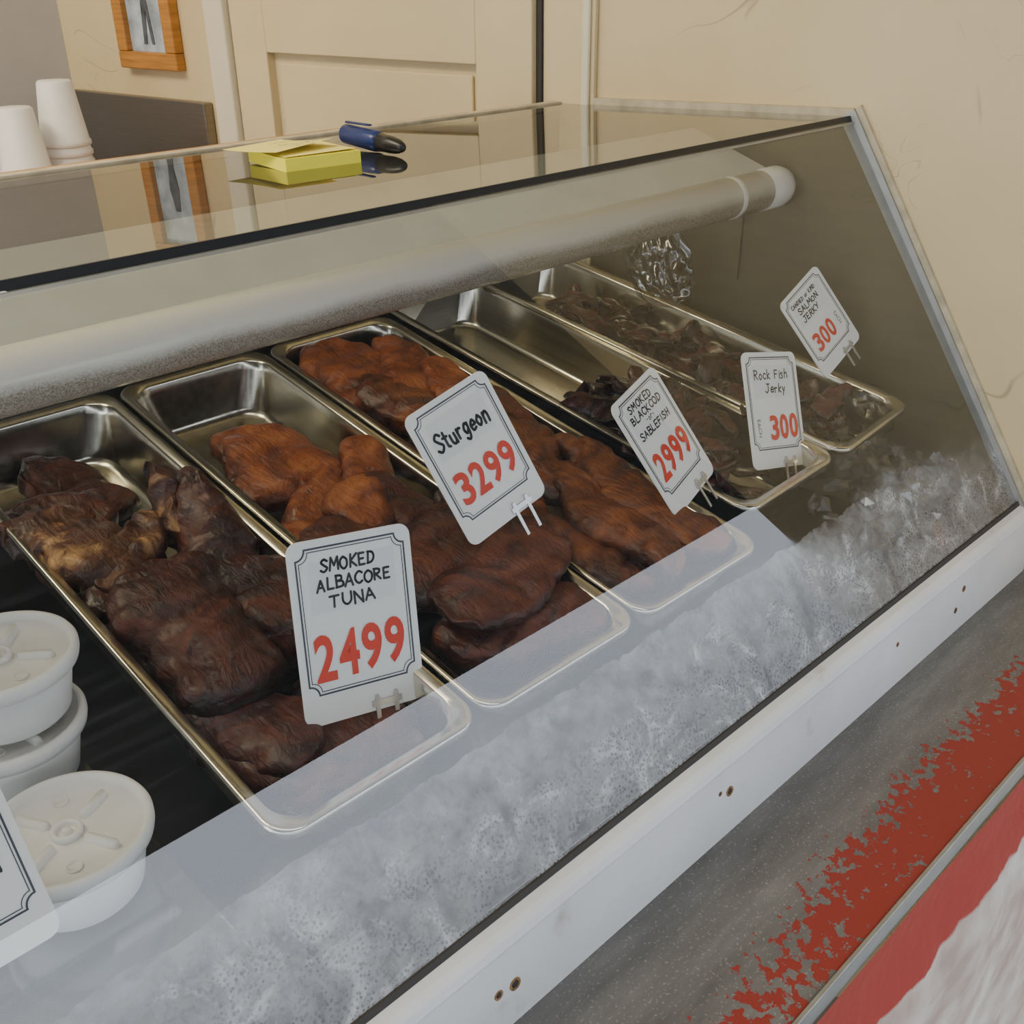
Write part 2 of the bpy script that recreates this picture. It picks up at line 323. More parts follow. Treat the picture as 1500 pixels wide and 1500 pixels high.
prism("reflector",[(XL,.676,-.222),(XL,.80,-.182),(XL,.802,-.184),(XL,.678,-.224)],(xw(.74)-XL-.03,0,0),M['greypaint'],case)
def wpoly(name,pts,d0,d1,mat):
    return prism(name,[wp(y,z,d0) for y,z in pts],WN*(d1-d0),mat,case)
wpoly("end_liner",[(.372,-.565),(.372,-.62),(1.0,-.62),(1.0,-.172),(.627,-.168)],.001,.005,M['liner'])
wpoly("end_edge",[(.352,-.570),(.365,-.572),(.630,-.160),(.615,-.150)],.0,.010,M['alu'])
wpoly("end_seal",[(.347,-.566),(.352,-.570),(.615,-.150),(.610,-.146)],.0,.006,M['grime'])
wpoly("end_top_seal",[(.617,-.163),(1.0,-.173),(1.0,-.160),(.617,-.150)],.0,.007,M['grime'])
wpoly("lamp_bracket",[(.735,-.36),(.758,-.36),(.758,-.23),(.735,-.23)],.006,.009,M['liner'])
box("liner_floor",(XL,.372,-.64),(xw(.37)-.004,1.006,-.62),M['darkliner'],case)
prism("front_frame",[(XL,.340,-.648),(XL,.346,-.580),(XL,.3445,-.577),(XL,.347,-.570),(XL,.352,-.566),(XL,.366,-.563),(XL,.372,-.570),(XL,.372,-.66),(XL,.340,-.66)],(xw(.35)-XL-.002,0,0),M['frame'],case,.001)
prism("frame_gasket",[(XL,.358,-.566),(XL,.3605,-.560),(XL,.366,-.562),(XL,.366,-.566)],(xw(.36)-XL-.004,0,0),M['gapdark'],case)
mb=MB()
for x,z,r in ((.315,-.612,1),(.330,-.614,1.3),(.565,-.600,.6),(.578,-.605,1.2),(.86,-.60,.7),(.99,-.62,.9),(1.005,-.60,1)):
    y=.3405+( z+.648)*.09
    T=Matrix.Translation((x,y-.0005,z))@Matrix.Rotation(radians(84),4,'X')@Matrix.Scale(r*.85,4)
    lathe(mb,[(.0045,-.002),(.0045,.0008),(.0032,.0008),(.003,-.001)],16,0,T)
    lathe(mb,[(.0028,-.002),(.0028,.0004)],16,1,T)
mb.obj("screw_holes",[simple("rust",(.30,.17,.06),.7,var=.5,nscale=300),M['gapdark']],parent=case)
led=empty("window_ledge")
box("ledge_top",(XL-.5,.205,-.667),(xw(.28)-.002,.345,-.648),M['ledge'],led,.0015)
box("ledge_lip",(XL-.5,.2015,-.670),(xw(.2)-.002,.2052,-.6468),M['alu'],led,.001)
mb=MB(); nx,nz=300,60
for j in range(nz+1):
    for i in range(nx+1):
        x=XL-.5+(xw(.15)+.10-XL+.5)*i/nx; z=-.670-(-FZ-.670)*(j/nz)**1.8
        y=.200-.020*min(1,max(0,(-.71-z)/.08))+.006*noise.noise(Vector((x*11,z*11,1)))*min(1,(-.66-z)/.05)+.002*noise.noise(Vector((x*50,z*50,1)))*min(1,max(0,(-.71-z)/.05))
        mb.v.append((x,y,z))
for j in range(nz):
    for i in range(nx):
        a=j*(nx+1)+i; mb.f.append((a,a+1,a+nx+2,a+nx+1)); mb.m.append(0)
mb.obj("wall_front",[M['stucco']])
# ---------------------------------------------------------------- fluorescent tube with guard
mb=MB(); T=Matrix.Translation((XL+.02,.688,-.239))@Matrix.Rotation(radians(90),4,'Y'); LT=1.119-XL-.02
lathe(mb,[(.015,0),(.0225,.004),(.0225,LT-.05)],48,0,T)
lathe(mb,[(.0236,LT-.05),(.0236,LT-.016),(.021,LT-.006),(.015,LT-.001),(.010,LT)],48,1,T)
lathe(mb,[(.0225,LT-.112),(.0232,LT-.111),(.0232,LT-.104),(.0225,LT-.103)],48,1,T)
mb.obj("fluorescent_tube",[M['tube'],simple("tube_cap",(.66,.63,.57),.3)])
# ---------------------------------------------------------------- pans
tau=.1786; EY=Vector((0,cos(tau),sin(tau))); EZ=Vector((0,-sin(tau),cos(tau))); T0=Vector((0,.4364,-.4748))
def tp(u,v,h=0): return T0+Vector((u,0,0))+EY*v+EZ*h
def traymat(u,v,h,yaw=0):
    R=Matrix((( 1,0,0),(0,EY.y,EZ.y),(0,EY.z,EZ.z))).to_4x4()
    return Matrix.Translation(tp(u,v,h))@R@Matrix.Rotation(yaw,4,'Z')
def pan(u,v,h,yaw=0,w=.170,l=.555,dep=.062):
    loops=[(w,l,.020,-.007),(w+.001,l+.001,.021,-.002),(w-.003,l-.003,.020,.0005),(w-.008,l-.008,.020,-.001),(w-.018,l-.018,.022,-.0012),(w-.021,l-.021,.024,-.004),
           (w-.024,l-.024,.026,-.012),(w-.034,l-.036,.032,-dep+.008),(w-.040,l-.042,.032,-dep+.002),(w-.050,l-.052,.03,-dep),(w-.10,l-.10,.02,-dep)]
    mb=MB(); n=36
    for (a,b,r,z) in loops: mb.v+=[tuple(p) for p in rrect(a,b,r,z)]
    for k in range(len(loops)-1):
        for i in range(n):
            j=(i+1)%n; mb.f.append((k*n+i,k*n+j,(k+1)*n+j,(k+1)*n+i)); mb.m.append(0)
    mb.f.append(tuple((len(loops)-1)*n+i for i in range(n))); mb.m.append(0)
    o=mb.obj("food_pan",[M['pan']]); o.matrix_world=traymat(u,v+l/2,h,yaw)
    s=o.modifiers.new("s",'SOLIDIFY'); s.thickness=.0011; s.offset=-1
    return o
pans=[(.3075,0,0,0),(.4825,0,0,0),(.6575,0,0,0),(.838,.035,.008,radians(2)),(.995,.038,.014,radians(4.5))]
for u,v,h,yw in pans: pan(u,v,h,yw)
# ---------------------------------------------------------------- smoked fish
def fillet(mb,u,v,h,Ln,Wd,H,yaw,seed,mi=0,pitch=0,rollx=0,taper=.35,flake=.0,lim=None):
    nu,nv=100,64; vs=[];fs=[]
    T=traymat(u,v,h,radians(yaw))@Matrix.Rotation(radians(pitch),4,'X')@Matrix.Rotation(radians(rollx),4,'Y')
    for i in range(nu+1):
        t=-1+2*i/nu; t=sin(t*pi/2)
        e=(1-abs(t)**3.8)**.5 if abs(t)<1 else 0
        tw=e*(1-taper*(t+1)/2)*(1+.18*noise.noise(Vector((t*2.2,seed*5.3,0)))+.08*noise.noise(Vector((t*9,seed*5.3,4))))
        for j in range(nv):
            a=2*pi*j/nv; cx=cos(a); sx=sin(a)
            px=abs(cx)**.4*(1 if cx>0 else -1); pz=abs(sx)**.5*(1 if sx>0 else -1)
            x=px*Wd/2*tw; y=t*Ln/2; z=pz*H/2*(e**.5)*(1-.35*taper*(t+1)/2)
            if pz<0: z*=.55
            z-=.22*H*(x/(Wd/2))**2
            x+=.10*Ln*noise.noise(Vector((t*1.2,seed*2.1,5)))
            p=Vector((x,y,z)); q=Vector((x*11+seed*3.1,y*11+seed*1.7,z*11+seed))
            d=noise.noise_vector(q)*.0075+noise.noise_vector(q*2.7)*.0042+noise.noise_vector(q*7)*(.0018+flake)
            ridge=abs(noise.noise(Vector((x*48+seed,y*10+8*x,seed))))
            crack=max(0,.14-abs(noise.noise(Vector((x*20+seed,y*13,seed*2.)))))*.028
            if pz>0: d.z+= ridge*.005-crack
            pp=T@(p+d)
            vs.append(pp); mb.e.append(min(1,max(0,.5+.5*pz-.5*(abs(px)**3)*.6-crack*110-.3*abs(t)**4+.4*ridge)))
    for i in range(nu):
        for j in range(nv):
            k=(j+1)%nv; fs.append((i*nv+j,i*nv+k,(i+1)*nv+k,(i+1)*nv+j))
    fs.append(tuple(range(nv))[::-1]); fs.append(tuple(nu*nv+j for j in range(nv)))
    mb.add(vs,fs,mi)
A=MB()
fillet(A,.310,.47,-.045,.13,.09,.028,10,1)
fillet(A,.268,.405,-.022,.10,.085,.035,65,11,0)
fillet(A,.262,.345,-.014,.13,.085,.042,25,2,1,flake=.003)
fillet(A,.290,.315,-.010,.10,.05,.035,-50,14,1,flake=.003)
fillet(A,.355,.300,.000,.12,.075,.050,-12,3,0,pitch=22,rollx=-20,taper=.5)
fillet(A,.335,.335,.006,.09,.028,.035,-5,13,1,pitch=38,rollx=20,flake=.003,taper=.6)
fillet(A,.340,.235,-.016,.13,.08,.05,60,4)
fillet(A,.290,.265,-.022,.12,.09,.045,70,15)
fillet(A,.284,.205,-.010,.18,.100,.048,-10,5,taper=.2)
fillet(A,.343,.175,-.018,.15,.07,.050,12,6)
fillet(A,.350,.200,-.010,.10,.06,.04,-30,16)
fillet(A,.275,.120,-.030,.12,.08,.045,20,18)
fillet(A,.300,.085,-.040,.13,.10,.038,60,7)
fillet(A,.345,.085,-.042,.10,.065,.035,20,9)
fillet(A,.300,.060,-.042,.06,.10,.030,5,8)
fillet(A,.350,.060,-.044,.06,.06,.030,-10,17)
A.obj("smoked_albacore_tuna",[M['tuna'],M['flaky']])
B=MB()
fillet(B,.472,.385,-.022,.14,.12,.034,8,21,1,taper=.3)
fillet(B,.458,.285,-.022,.15,.085,.036,-25,22,1)
fillet(B,.510,.290,-.010,.15,.07,.030,-35,29,1)
fillet(B,.520,.235,-.015,.13,.07,.042,10,23,0)
fillet(B,.460,.200,-.018,.16,.10,.042,40,24,0)
fillet(B,.49,.165,-.004,.15,.080,.034,-50,20,0)
fillet(B,.525,.165,-.005,.14,.08,.042,-30,25,0)
fillet(B,.508,.098,.018,.170,.080,.016,-74,26,0,taper=.1)
fillet(B,.490,.064,-.016,.14,.085,.045,80,27,0,taper=.1)
fillet(B,.520,.047,-.014,.08,.055,.040,65,28,0)
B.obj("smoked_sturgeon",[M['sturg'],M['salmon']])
D=MB()
fillet(D,.635,.475,-.014,.15,.125,.028,5,31,1)
fillet(D,.685,.445,-.008,.15,.07,.028,-25,32,1)
fillet(D,.635,.37,-.014,.17,.09,.034,12,33,0)
fillet(D,.69,.365,-.004,.15,.07,.028,-10,40,1)
fillet(D,.695,.28,-.005,.17,.07,.034,-20,34,0)
fillet(D,.64,.27,-.012,.17,.08,.034,15,35,0)
fillet(D,.675,.23,-.002,.16,.06,.028,-22,41,0)
fillet(D,.610,.15,-.012,.22,.060,.032,-9,36,0)
fillet(D,.652,.135,.0,.24,.062,.028,-9,37,0)
fillet(D,.700,.125,-.002,.23,.066,.032,-5,38,0)
fillet(D,.655,.065,-.026,.11,.10,.040,80,39,0)
D.obj("smoked_blackcod",[M['cod'],M['salmon']])
def strip(mb,u,v,h,seed,ys=28):
    rnd=random.Random(seed); Ln=rnd.uniform(.07,.13); wd=rnd.uniform(.018,.034); yaw=rnd.gauss(0,ys); th=rnd.uniform(.003,.0055)
    T=traymat(u,v,h,radians(yaw))@Matrix.Rotation(rnd.uniform(-.2,.2),4,'X')@Matrix.Rotation(rnd.uniform(-.4,.4),4,'Y')
    n=36; K=16; vs=[];fs=[]; tw=rnd.uniform(-.9,.9)
    for i in range(n+1):
        t=i/n-.5; a=t*tw; w_=wd*(1-abs(2*t)**4*.65)*(1+.35*noise.noise(Vector((t*5,seed,0))))
        c=Vector((.022*noise.noise(Vector((t*2.5,seed,3))),t*Ln,.020*noise.noise(Vector((t*2.5,seed,7)))))
        for k in range(K):
            al=2*pi*k/K; px=cos(al); pz=sin(al)
            x=px*w_/2+.002*noise.noise(Vector((px*2.,t*12,seed))); z=pz*th+ .005*noise.noise(Vector((px*1.6,t*5,seed)))
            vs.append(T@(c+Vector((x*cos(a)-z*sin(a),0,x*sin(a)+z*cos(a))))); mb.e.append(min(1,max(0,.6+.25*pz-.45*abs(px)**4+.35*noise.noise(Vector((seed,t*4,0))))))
    for i in range(n):
        for j in range(K):
            k=(j+1)%K; fs.append((i*K+j,i*K+k,(i+1)*K+k,(i+1)*K+j))
    fs.append(tuple(range(K))[::-1]); fs.append(tuple(n*K+j for j in range(K)))
    mb.add(vs,fs,0)
J=MB()
for i in range(44):
    v=random.uniform(.115,.30); u=.842+random.uniform(-.045,.045)-(v-.1)*.03
    strip(J,u,v,random.uniform(-.042,-.008)+(.022 if .14<v<.24 else 0),i+1)
J.obj("rockfish_jerky",[M['jerky']])
J=MB()
for i in range(72):
    v=random.uniform(.12,.47); u=.995-(v-.3)*.08+random.uniform(-.045,.045)
    strip(J,u,v,random.uniform(-.038,-.004)+.018*noise.noise(Vector((v*14,0,0))),i+100)
for i in range(10):
    strip(J,1.0+random.uniform(-.035,.04),random.uniform(.10,.17),random.uniform(-.01,.016),i+300,70)
J.obj("salmon_jerky",[M['jerky']])
# ---------------------------------------------------------------- ice bed
mb=MB(); nx,ny=400,30
for j in range(ny+1):
    for i in range(nx+1):
        x=-.3+(xw(.4)-.008+.3)*i/nx; y=.3745+.085*j/ny
        z=-.590+(y-.3745)*.75
        q=Vector((x*30,y*30,0)); z+=.007*noise.noise(q)+.004*abs(noise.noise(q*2.7))*2
        mb.v.append((x,y,z))
for j in range(ny):
    for i in range(nx):
        a=j*(nx+1)+i; mb.f.append((a,a+1,a+nx+2,a+nx+1)); mb.m.append(0)
rnd=random.Random(3)
def chunk(x,y,z,r):
    bm=bmesh.new(); bmesh.ops.create_icosphere(bm,subdivisions=1,radius=r)
    sc=Vector((rnd.uniform(.7,1.4),rnd.uniform(.7,1.2),rnd.uniform(.5,.9))); R=Matrix.Rotation(rnd.uniform(0,6),3,(rnd.random(),rnd.random(),rnd.random()))
    vs=[Vector((x,y,z))+R@Vector((v.co.x*sc.x,v.co.y*sc.y,v.co.z*sc.z))*rnd.uniform(.8,1.15) for v in bm.verts]
    fs=[tuple(v.index for v in f.verts) for f in bm.faces]; bm.free(); mb.add(vs,fs,1)
for i in range(110):
    x=rnd.uniform(.90,1.14); y=rnd.uniform(.40,.55); x=min(x,xw(y)-.02); chunk(x,y,-.565+(y-.40)*.75+rnd.uniform(-.01,.006),rnd.uniform(.009,.019))
mb.obj("crushed_ice",[M['ice'],M['icechunk']],smooth=False)
# ---------------------------------------------------------------- lettering
G={'S':[('c',[(.55,.85),(.3,1),(.08,.78),(.3,.52),(.55,.28),(.3,0),(.02,.15)])],'M':[('l',[(.0,0),(.08,1),(.34,.35),(.60,1),(.68,0)])],
'O':[('c',[(.3,1),(.05,.75),(.03,.3),(.28,0),(.55,.25),(.56,.75),(.3,1)])],'K':[('l',[(.05,1),(.05,0)]),('l',[(.52,1),(.07,.48),(.56,0)])],
'E':[('l',[(.5,1),(.05,1),(.05,0),(.52,0)]),('l',[(.05,.52),(.42,.52)])],'D':[('l',[(.05,1),(.05,0)]),('c',[(.0,1),(.4,.9),(.56,.5),(.4,.1),(.0,0)])],
'A':[('l',[(0,0),(.3,1),(.58,0)]),('l',[(.1,.36),(.48,.36)])],'L':[('l',[(.05,1),(.05,0),(.5,0)])],
'B':[('l',[(.05,1),(.05,0)]),('c',[(.02,1),(.42,.92),(.4,.6),(.06,.53)]),('c',[(.06,.53),(.5,.45),(.5,.08),(.0,0)])],
'C':[('c',[(.55,.85),(.3,1),(.05,.7),(.05,.3),(.3,0),(.56,.15)])],'R':[('l',[(.05,1),(.05,0)]),('c',[(.0,1),(.45,.92),(.42,.6),(.06,.5)]),('l',[(.15,.5),(.55,0)])],
'T':[('l',[(0,1),(.6,1)]),('l',[(.3,1),(.3,0)])],'U':[('c',[(.04,1),(.05,.3),(.3,0),(.54,.3),(.55,1)])],'N':[('l',[(.04,0),(.06,1),(.54,0),(.55,1)])],
'F':[('l',[(.5,1),(.05,1),(.05,0)]),('l',[(.05,.55),(.42,.55)])],'I':[('l',[(.1,1),(.1,0)])],'H':[('l',[(.05,1),(.05,0)]),('l',[(.5,1),(.5,0)]),('l',[(.05,.5),(.5,.5)])],
'J':[('c',[(.45,1),(.45,.25),(.22,0),(.03,.2)]),('l',[(.2,1),(.62,1)])],'Y':[('l',[(0,1),(.3,.5)]),('l',[(.6,1),(.2,0)])],
't':[('l',[(.2,.95),(.2,.06),(.35,0)]),('l',[(0,.65),(.4,.65)])],'u':[('c',[(.03,.6),(.05,.15),(.25,0),(.42,.2),(.42,.6)]),('l',[(.42,.6),(.45,0)])],
'r':[('l',[(.05,.6),(.05,0)]),('c',[(.05,.35),(.2,.58),(.38,.55)])],'g':[('c',[(.42,.5),(.2,.62),(.03,.3),(.2,.02),(.42,.25)]),('c',[(.43,.6),(.42,-.1),(.25,-.38),(.02,-.25)])],
'e':[('c',[(.04,.32),(.42,.34),(.25,.62),(.03,.35),(.15,.02),(.42,.1)])],'o':[('c',[(.22,.6),(.02,.3),(.22,0),(.43,.3),(.22,.6)])],
'n':[('l',[(.05,.6),(.05,0)]),('c',[(.05,.4),(.25,.62),(.4,.45),(.42,0)])],'c':[('c',[(.4,.5),(.2,.6),(.03,.3),(.2,0),(.42,.1)])],
'k':[('l',[(.05,1),(.05,0)]),('l',[(.38,.6),(.06,.28),(.42,0)])],'i':[('l',[(.1,.6),(.1,0)]),('l',[(.1,.82),(.1,.87)])],
's':[('c',[(.35,.52),(.18,.62),(.06,.48),(.32,.2),(.18,0),(.0,.08)])],'h':[('l',[(.05,1),(.05,0)]),('c',[(.05,.4),(.25,.6),(.4,.42),(.42,0)])],
'y':[('l',[(.03,.6),(.22,.05)]),('l',[(.42,.6),(.1,-.35)])],'-':[('l',[(.05,.4),(.35,.4)])],' ':[]}
def catmull(p,n=5):
    out=[]
    for i in range(len(p)-1):
        p0=Vector(p[max(i-1,0)]);p1=Vector(p[i]);p2=Vector(p[i+1]);p3=Vector(p[min(i+2,len(p)-1)])
        for k in range(n):
            t=k/n; out.append(.5*((2*p1)+(p2-p0)*t+(2*p0-5*p1+4*p2-p3)*t*t+(3*p1-p0-3*p2+p3)*t**3))
    out.append(Vector(p[-1])); return out
def handwrite(s,cx,cy,w,h,mat,parent,wt=.16,seed=1,name="handwriting",z=.0010):
    rnd=random.Random(seed+len(s)); strokes=[]; x=0
    for ch in s:
        g=G.get(ch,[]); mxx=.3
        if g: mxx=max(p[0] for k,st in g for p in st)
        dy=rnd.uniform(-.06,.06); sl=rnd.uniform(-.05,.10); sc=rnd.uniform(.92,1.06)
        for k,st in g:
            pts=catmull(st) if k=='c' else [Vector(p) for p in st]
            strokes.append([Vector((x+(p.x+sl*p.y)*sc,p.y*sc+dy)) for p in pts])
        x+=mxx+.20
    xs=[p.x for st in strokes for p in st]; ys=[p.y for st in strokes for p in st]
    x0,x1,y0,y1=min(xs),max(xs),min(ys),max(ys); mb=MB(); r=h*wt/2
    for st in strokes:
        q=[Vector((cx+(p.x-(x0+x1)/2)*w/(x1-x0),cy+(p.y-(y0+y1)/2)*h/(y1-y0))) for p in st]
        for i in range(len(q)-1):
            d=(q[i+1]-q[i])
            if d.length<1e-7: continue
            d.normalize(); nn=Vector((-d.y,d.x))*r
            mb.add([(*(q[i]+nn),z),(*(q[i+1]+nn),z),(*(q[i+1]-nn),z),(*(q[i]-nn),z)],[(0,3,2,1)])
        for i,p in enumerate(q):
            zz=z+.00004
            mb.add([(p.x+r*cos(a*pi/5),p.y+r*sin(a*pi/5),zz) for a in range(10)],[tuple(range(10))])
    return mb.obj(name,[mat],False,parent)
def fit_text(s,cx,cy,w,h,mat,parent,bold=0.0,name="lettering",z=.0009,shear=0,rot=0,wob=.0006):
    cu=bpy.data.curves.new("t",'FONT'); cu.body=s; cu.size=1; cu.offset=bold; cu.shear=shear; cu.resolution_u=4
    o=bpy.data.objects.new("t",cu); C.objects.link(o); bpy.context.view_layer.update()
    me=bpy.data.meshes.new_from_object(o.evaluated_get(bpy.context.evaluated_depsgraph_get())); bpy.data.objects.remove(o)
    xs=[v.co.x for v in me.vertices]; ys=[v.co.y for v in me.vertices]
    x0,x1,y0,y1=min(xs),max(xs),min(ys),max(ys)
    for v in me.vertices:
        x=(v.co.x-(x0+x1)/2)*w/(x1-x0); y=(v.co.y-(y0+y1)/2)*h/(y1-y0)
        y+=wob*sin(x*400+cx*900)
        v.co=(cx+x*cos(rot)-y*sin(rot),cy+x*sin(rot)+y*cos(rot),z)
    me.materials.clear(); me.materials.append(mat)
    ob=bpy.data.objects.new(name,me); C.objects.link(ob); ob.parent=parent; return ob
def ribbon(mb,pts,w,z,mi):
    n=len(pts); inn=[];out=[]
    for i in range(n):
        p0,p1,p2=pts[i-1],pts[i],pts[(i+1)%n]
        a=(Vector(p1)-Vector(p0)).normalized(); b=(Vector(p2)-Vector(p1)).normalized(); t=(a+b)
        if t.length<1e-6: t=a
        t.normalize(); nn=Vector((-t.y,t.x)); k=w/2/max(.5,nn.dot(Vector((-a.y,a.x))))
        inn.append((p1[0]+nn.x*k,p1[1]+nn.y*k,z)); out.append((p1[0]-nn.x*k,p1[1]-nn.y*k,z))
    mb.add(inn+out,[(i,(i+1)%n,n+(i+1)%n,n+i) for i in range(n)],mi)
def notched(x0,x1,y0,y1,c):
    pts=[]
    for (cx,cy,a0) in ((x1,y1,180),(x0,y1,270),(x0,y0,0),(x1,y0,90)):
        pts+=[(cx+c*cos(radians(a0+90-90*i/6)),cy+c*sin(radians(a0+90-90*i/6))) for i in range(7)]
    return pts
def tag(ctr,ux,dn,sc,texts,price,each=None,label=True,hs=1.0,prongs=True):
    ux=Vector(ux).normalized(); up=-Vector(dn); up=(up-ux*up.dot(ux)).normalized(); nn=ux.cross(up)
    Mx=Matrix(((ux.x*sc,up.x*sc*hs,nn.x*sc,ctr[0]),(ux.y*sc,up.y*sc*hs,nn.y*sc,ctr[1]),(ux.z*sc,up.z*sc*hs,nn.z*sc,ctr[2]),(0,0,0,1)))
    e=empty("price_tag"); e.matrix_world=Mx
    mb=MB(); w,h=.088,.12
    f=rrect(w,h,.008,.0006,6); bk=rrect(w,h,.008,-.0006,6); n=len(f)
    mb.add(f+bk,[tuple(range(n)),tuple(range(n,2*n))[::-1]]+[(i,n+i,n+(i+1)%n,(i+1)%n) for i in range(n)],0)
    ribbon(mb,notched(-.0385,.0385,-.040,.0545,.0065),.0012,.00085,1)
    ribbon(mb,notched(-.0365,.0365,-.038,.0525,.0065),.0006,.00085,1)
    if label: mb.add([(-.031,.012,.0008),(.030,.0135,.0008),(.031,.047,.0008),(-.030,.046,.0008)],[(0,1,2,3)],3)
    if prongs:
        for sx in (.008,.022):
            mb.add([(sx-.0016,-.052,.001),(sx+.0016,-.052,.001),(sx+.0013,-.080,.001),(sx-.0013,-.080,.001),(sx-.0016,-.052,.002),(sx+.0016,-.052,.002),(sx+.0013,-.080,.002),(sx-.0013,-.080,.002)],[(0,1,2,3),(7,6,5,4),(0,4,5,1),(1,5,6,2),(2,6,7,3),(3,7,4,0)],2)
            mb.add([(sx-.002,-.053,.0008),(sx+.002,-.053,.0008),(sx+.001,-.049,.0008),(sx-.001,-.049,.0008),(sx-.002,-.053,.003),(sx+.002,-.053,.003),(sx+.001,-.049,.003),(sx-.001,-.049,.003)],[(0,1,2,3),(7,6,5,4),(0,4,5,1),(1,5,6,2),(2,6,7,3),(3,7,4,0)],2)
        mb.add([(.004,-.053,.0008),(.026,-.053,.0008),(.026,-.057,.0008),(.004,-.057,.0008),(.004,-.053,.0024),(.026,-.053,.0024),(.026,-.057,.0024),(.004,-.057,.0024)],[(0,1,2,3),(7,6,5,4),(0,4,5,1),(1,5,6,2),(2,6,7,3),(3,7,4,0)],2)
    mb.obj("card",[M['white'],M['border'],M['steelpin'],M['paper']],smooth=False,parent=e)
    for i,tx in enumerate(texts):
        s,cx,cy,tw,th=tx[:5]; handwrite(s,cx,cy,tw,th,M['ink'],e,wt=tx[5] if len(tx)>5 else .19,seed=i*7+int(sc*100))
    if price:
        s,cx,cy,tw,th=price; nd=len(s)
        for i,ch in enumerate(s):
            wd=tw/nd; fit_text(ch,cx-tw/2+wd*(i+.5),cy+(i-(nd-1)/2)*.0005,wd*.86,th,M['red'],e,bold=.028,name="price_digit",z=.0013,wob=0)
    if each: fit_text("EACH",each[0],each[1],.018,.005,M['border'],e,rot=radians(-90))
    return e
k=1.06
tag((.332*k,.493*k,-.394*k),(.971,-.22,-.098),(-.153,-.249,-.956),k,
    [("SMOKED",-.003,.0425,.038,.0085),("ALBACORE",.0,.0305,.052,.0085),("TUNA",-.002,.0185,.032,.0085)],("2499",.0,-.016,.068,.031),hs=1.05)
tag((.521,.578,-.361),(.969,-.02,.245),(.214,-.418,-.883),1,
    [("Sturgeon",-.001,.026,.056,.019,.13)],("3299",.001,-.014,.066,.028))
tag((.716,.536,-.395),(.961,.229,.154),(.251,-.495,-.832),1,
    [("SMOKED",-.003,.045,.042,.0075),("BLACKCOD",.0,.035,.056,.0075),("-or-",.0,.0265,.014,.004),("SABLEFISH",.0,.018,.056,.0075)],("2999",.001,-.014,.066,.028))
tag((.894,.531,-.415),(.973,-.115,-.201),(-.231,-.396,-.889),1,
    [("Rock Fish",-.001,.037,.054,.0105,.13),("Jerky",.004,.021,.032,.012,.12)],("300",.012,-.018,.048,.026),each=(-.028,-.018))
k=.88
tag((1.205*k,.663*k,-.421*k),(.903,.01,.429),(.387,-.449,-.805),k,
    [("CANDIED or KIND",-.004,.043,.052,.006),("SALMON",-.002,.032,.042,.0085),("JERKY",-.006,.020,.034,.0085)],("300",-.006,-.016,.046,.026),each=(.028,-.014))
cx,cy,cz=.100,.460,-.468
uxv=Vector((1,.0,.0)); dnv=Vector((0,-.534,-.846)); ctr=Vector((cx,cy,cz))-uxv*.044-dnv*.06
tag(tuple(ctr),uxv,dnv,1,[("SMOKED",-.005,.042,.045,.008),("OYSTER",.0,.03,.036,.008),("FRESH",-.002,-.010,.060,.010)],None,label=False,prongs=False)
# ---------------------------------------------------------------- foam containers with lids
def container(x,y,z,rot=0):
    mb=MB(); T=Matrix.Translation((x,y,z))@Matrix.Rotation(rot,4,'Z')
    lathe(mb,[(.036,-.048),(.038,-.046),(.046,-.006)],56,0,T)
    lathe(mb,[(.0475,-.011),(.0495,-.010),(.0505,-.006),(.0505,-.002),(.049,.0008),(.0465,.001),(.0450,-.0015),(.044,-.0055),(.020,-.0050),(.0002,-.0050)],64,0,T)
    lathe(mb,[(.0095,-.0052),(.0095,-.0012),(.0080,-.0002),(.0065,-.0012),(.0062,-.0044),(.003,-.0044),(.0028,-.0012),(.0002,-.0012)],32,0,T)
    for k in range(4):
        TT=T@Matrix.Rotation(k*pi/2,4,'Z')@Matrix.Translation((.0245,0,0))
        pts=rrect(.024,.0066,.003,-.0053,5); pt2=rrect(.0225,.0045,.0022,-.0012,5); n=len(pts)
        mb.add([TT@p for p in pts]+[TT@p for p in pt2],[(i,(i+1)%n,n+(i+1)%n,n+i) for i in range(n)]+[tuple(range(n,2*n))],0)
    for k in range(2):
        TT=T@Matrix.Rotation(k*pi+pi/4,4,'Z')@Matrix.Translation((.030,0,0)); lathe(mb,[(.005,-.0053),(.0048,-.0040),(.0042,-.0040),(.004,-.0052)],20,0,TT)
    return mb.obj("foam_container",[M['foam']])
container(.131,.524,-.459,.5)
container(.148,.640,-.398,.9); container(.142,.637,-.4475,.2)
ac=empty("acrylic_shelf")
prism("shelf",[(-.3,.478,-.5085),(.168,.478,-.5085),(.172,.70,-.4975),(-.3,.70,-.4975)],(0,0,-.003),M['acrylic'],ac)
prism("shelf_lip",[(-.3,.474,-.5065),(.170,.474,-.5065),(.170,.478,-.5065),(-.3,.478,-.5065)],(0,0,-.016),M['acrylic'],ac)
prism("guard_sheet",[(-.3,.412,-.522),(.186,.412,-.522),(.180,.62,-.50),(-.3,.62,-.50)],(0,0,-.002),M['acrylic'],ac)
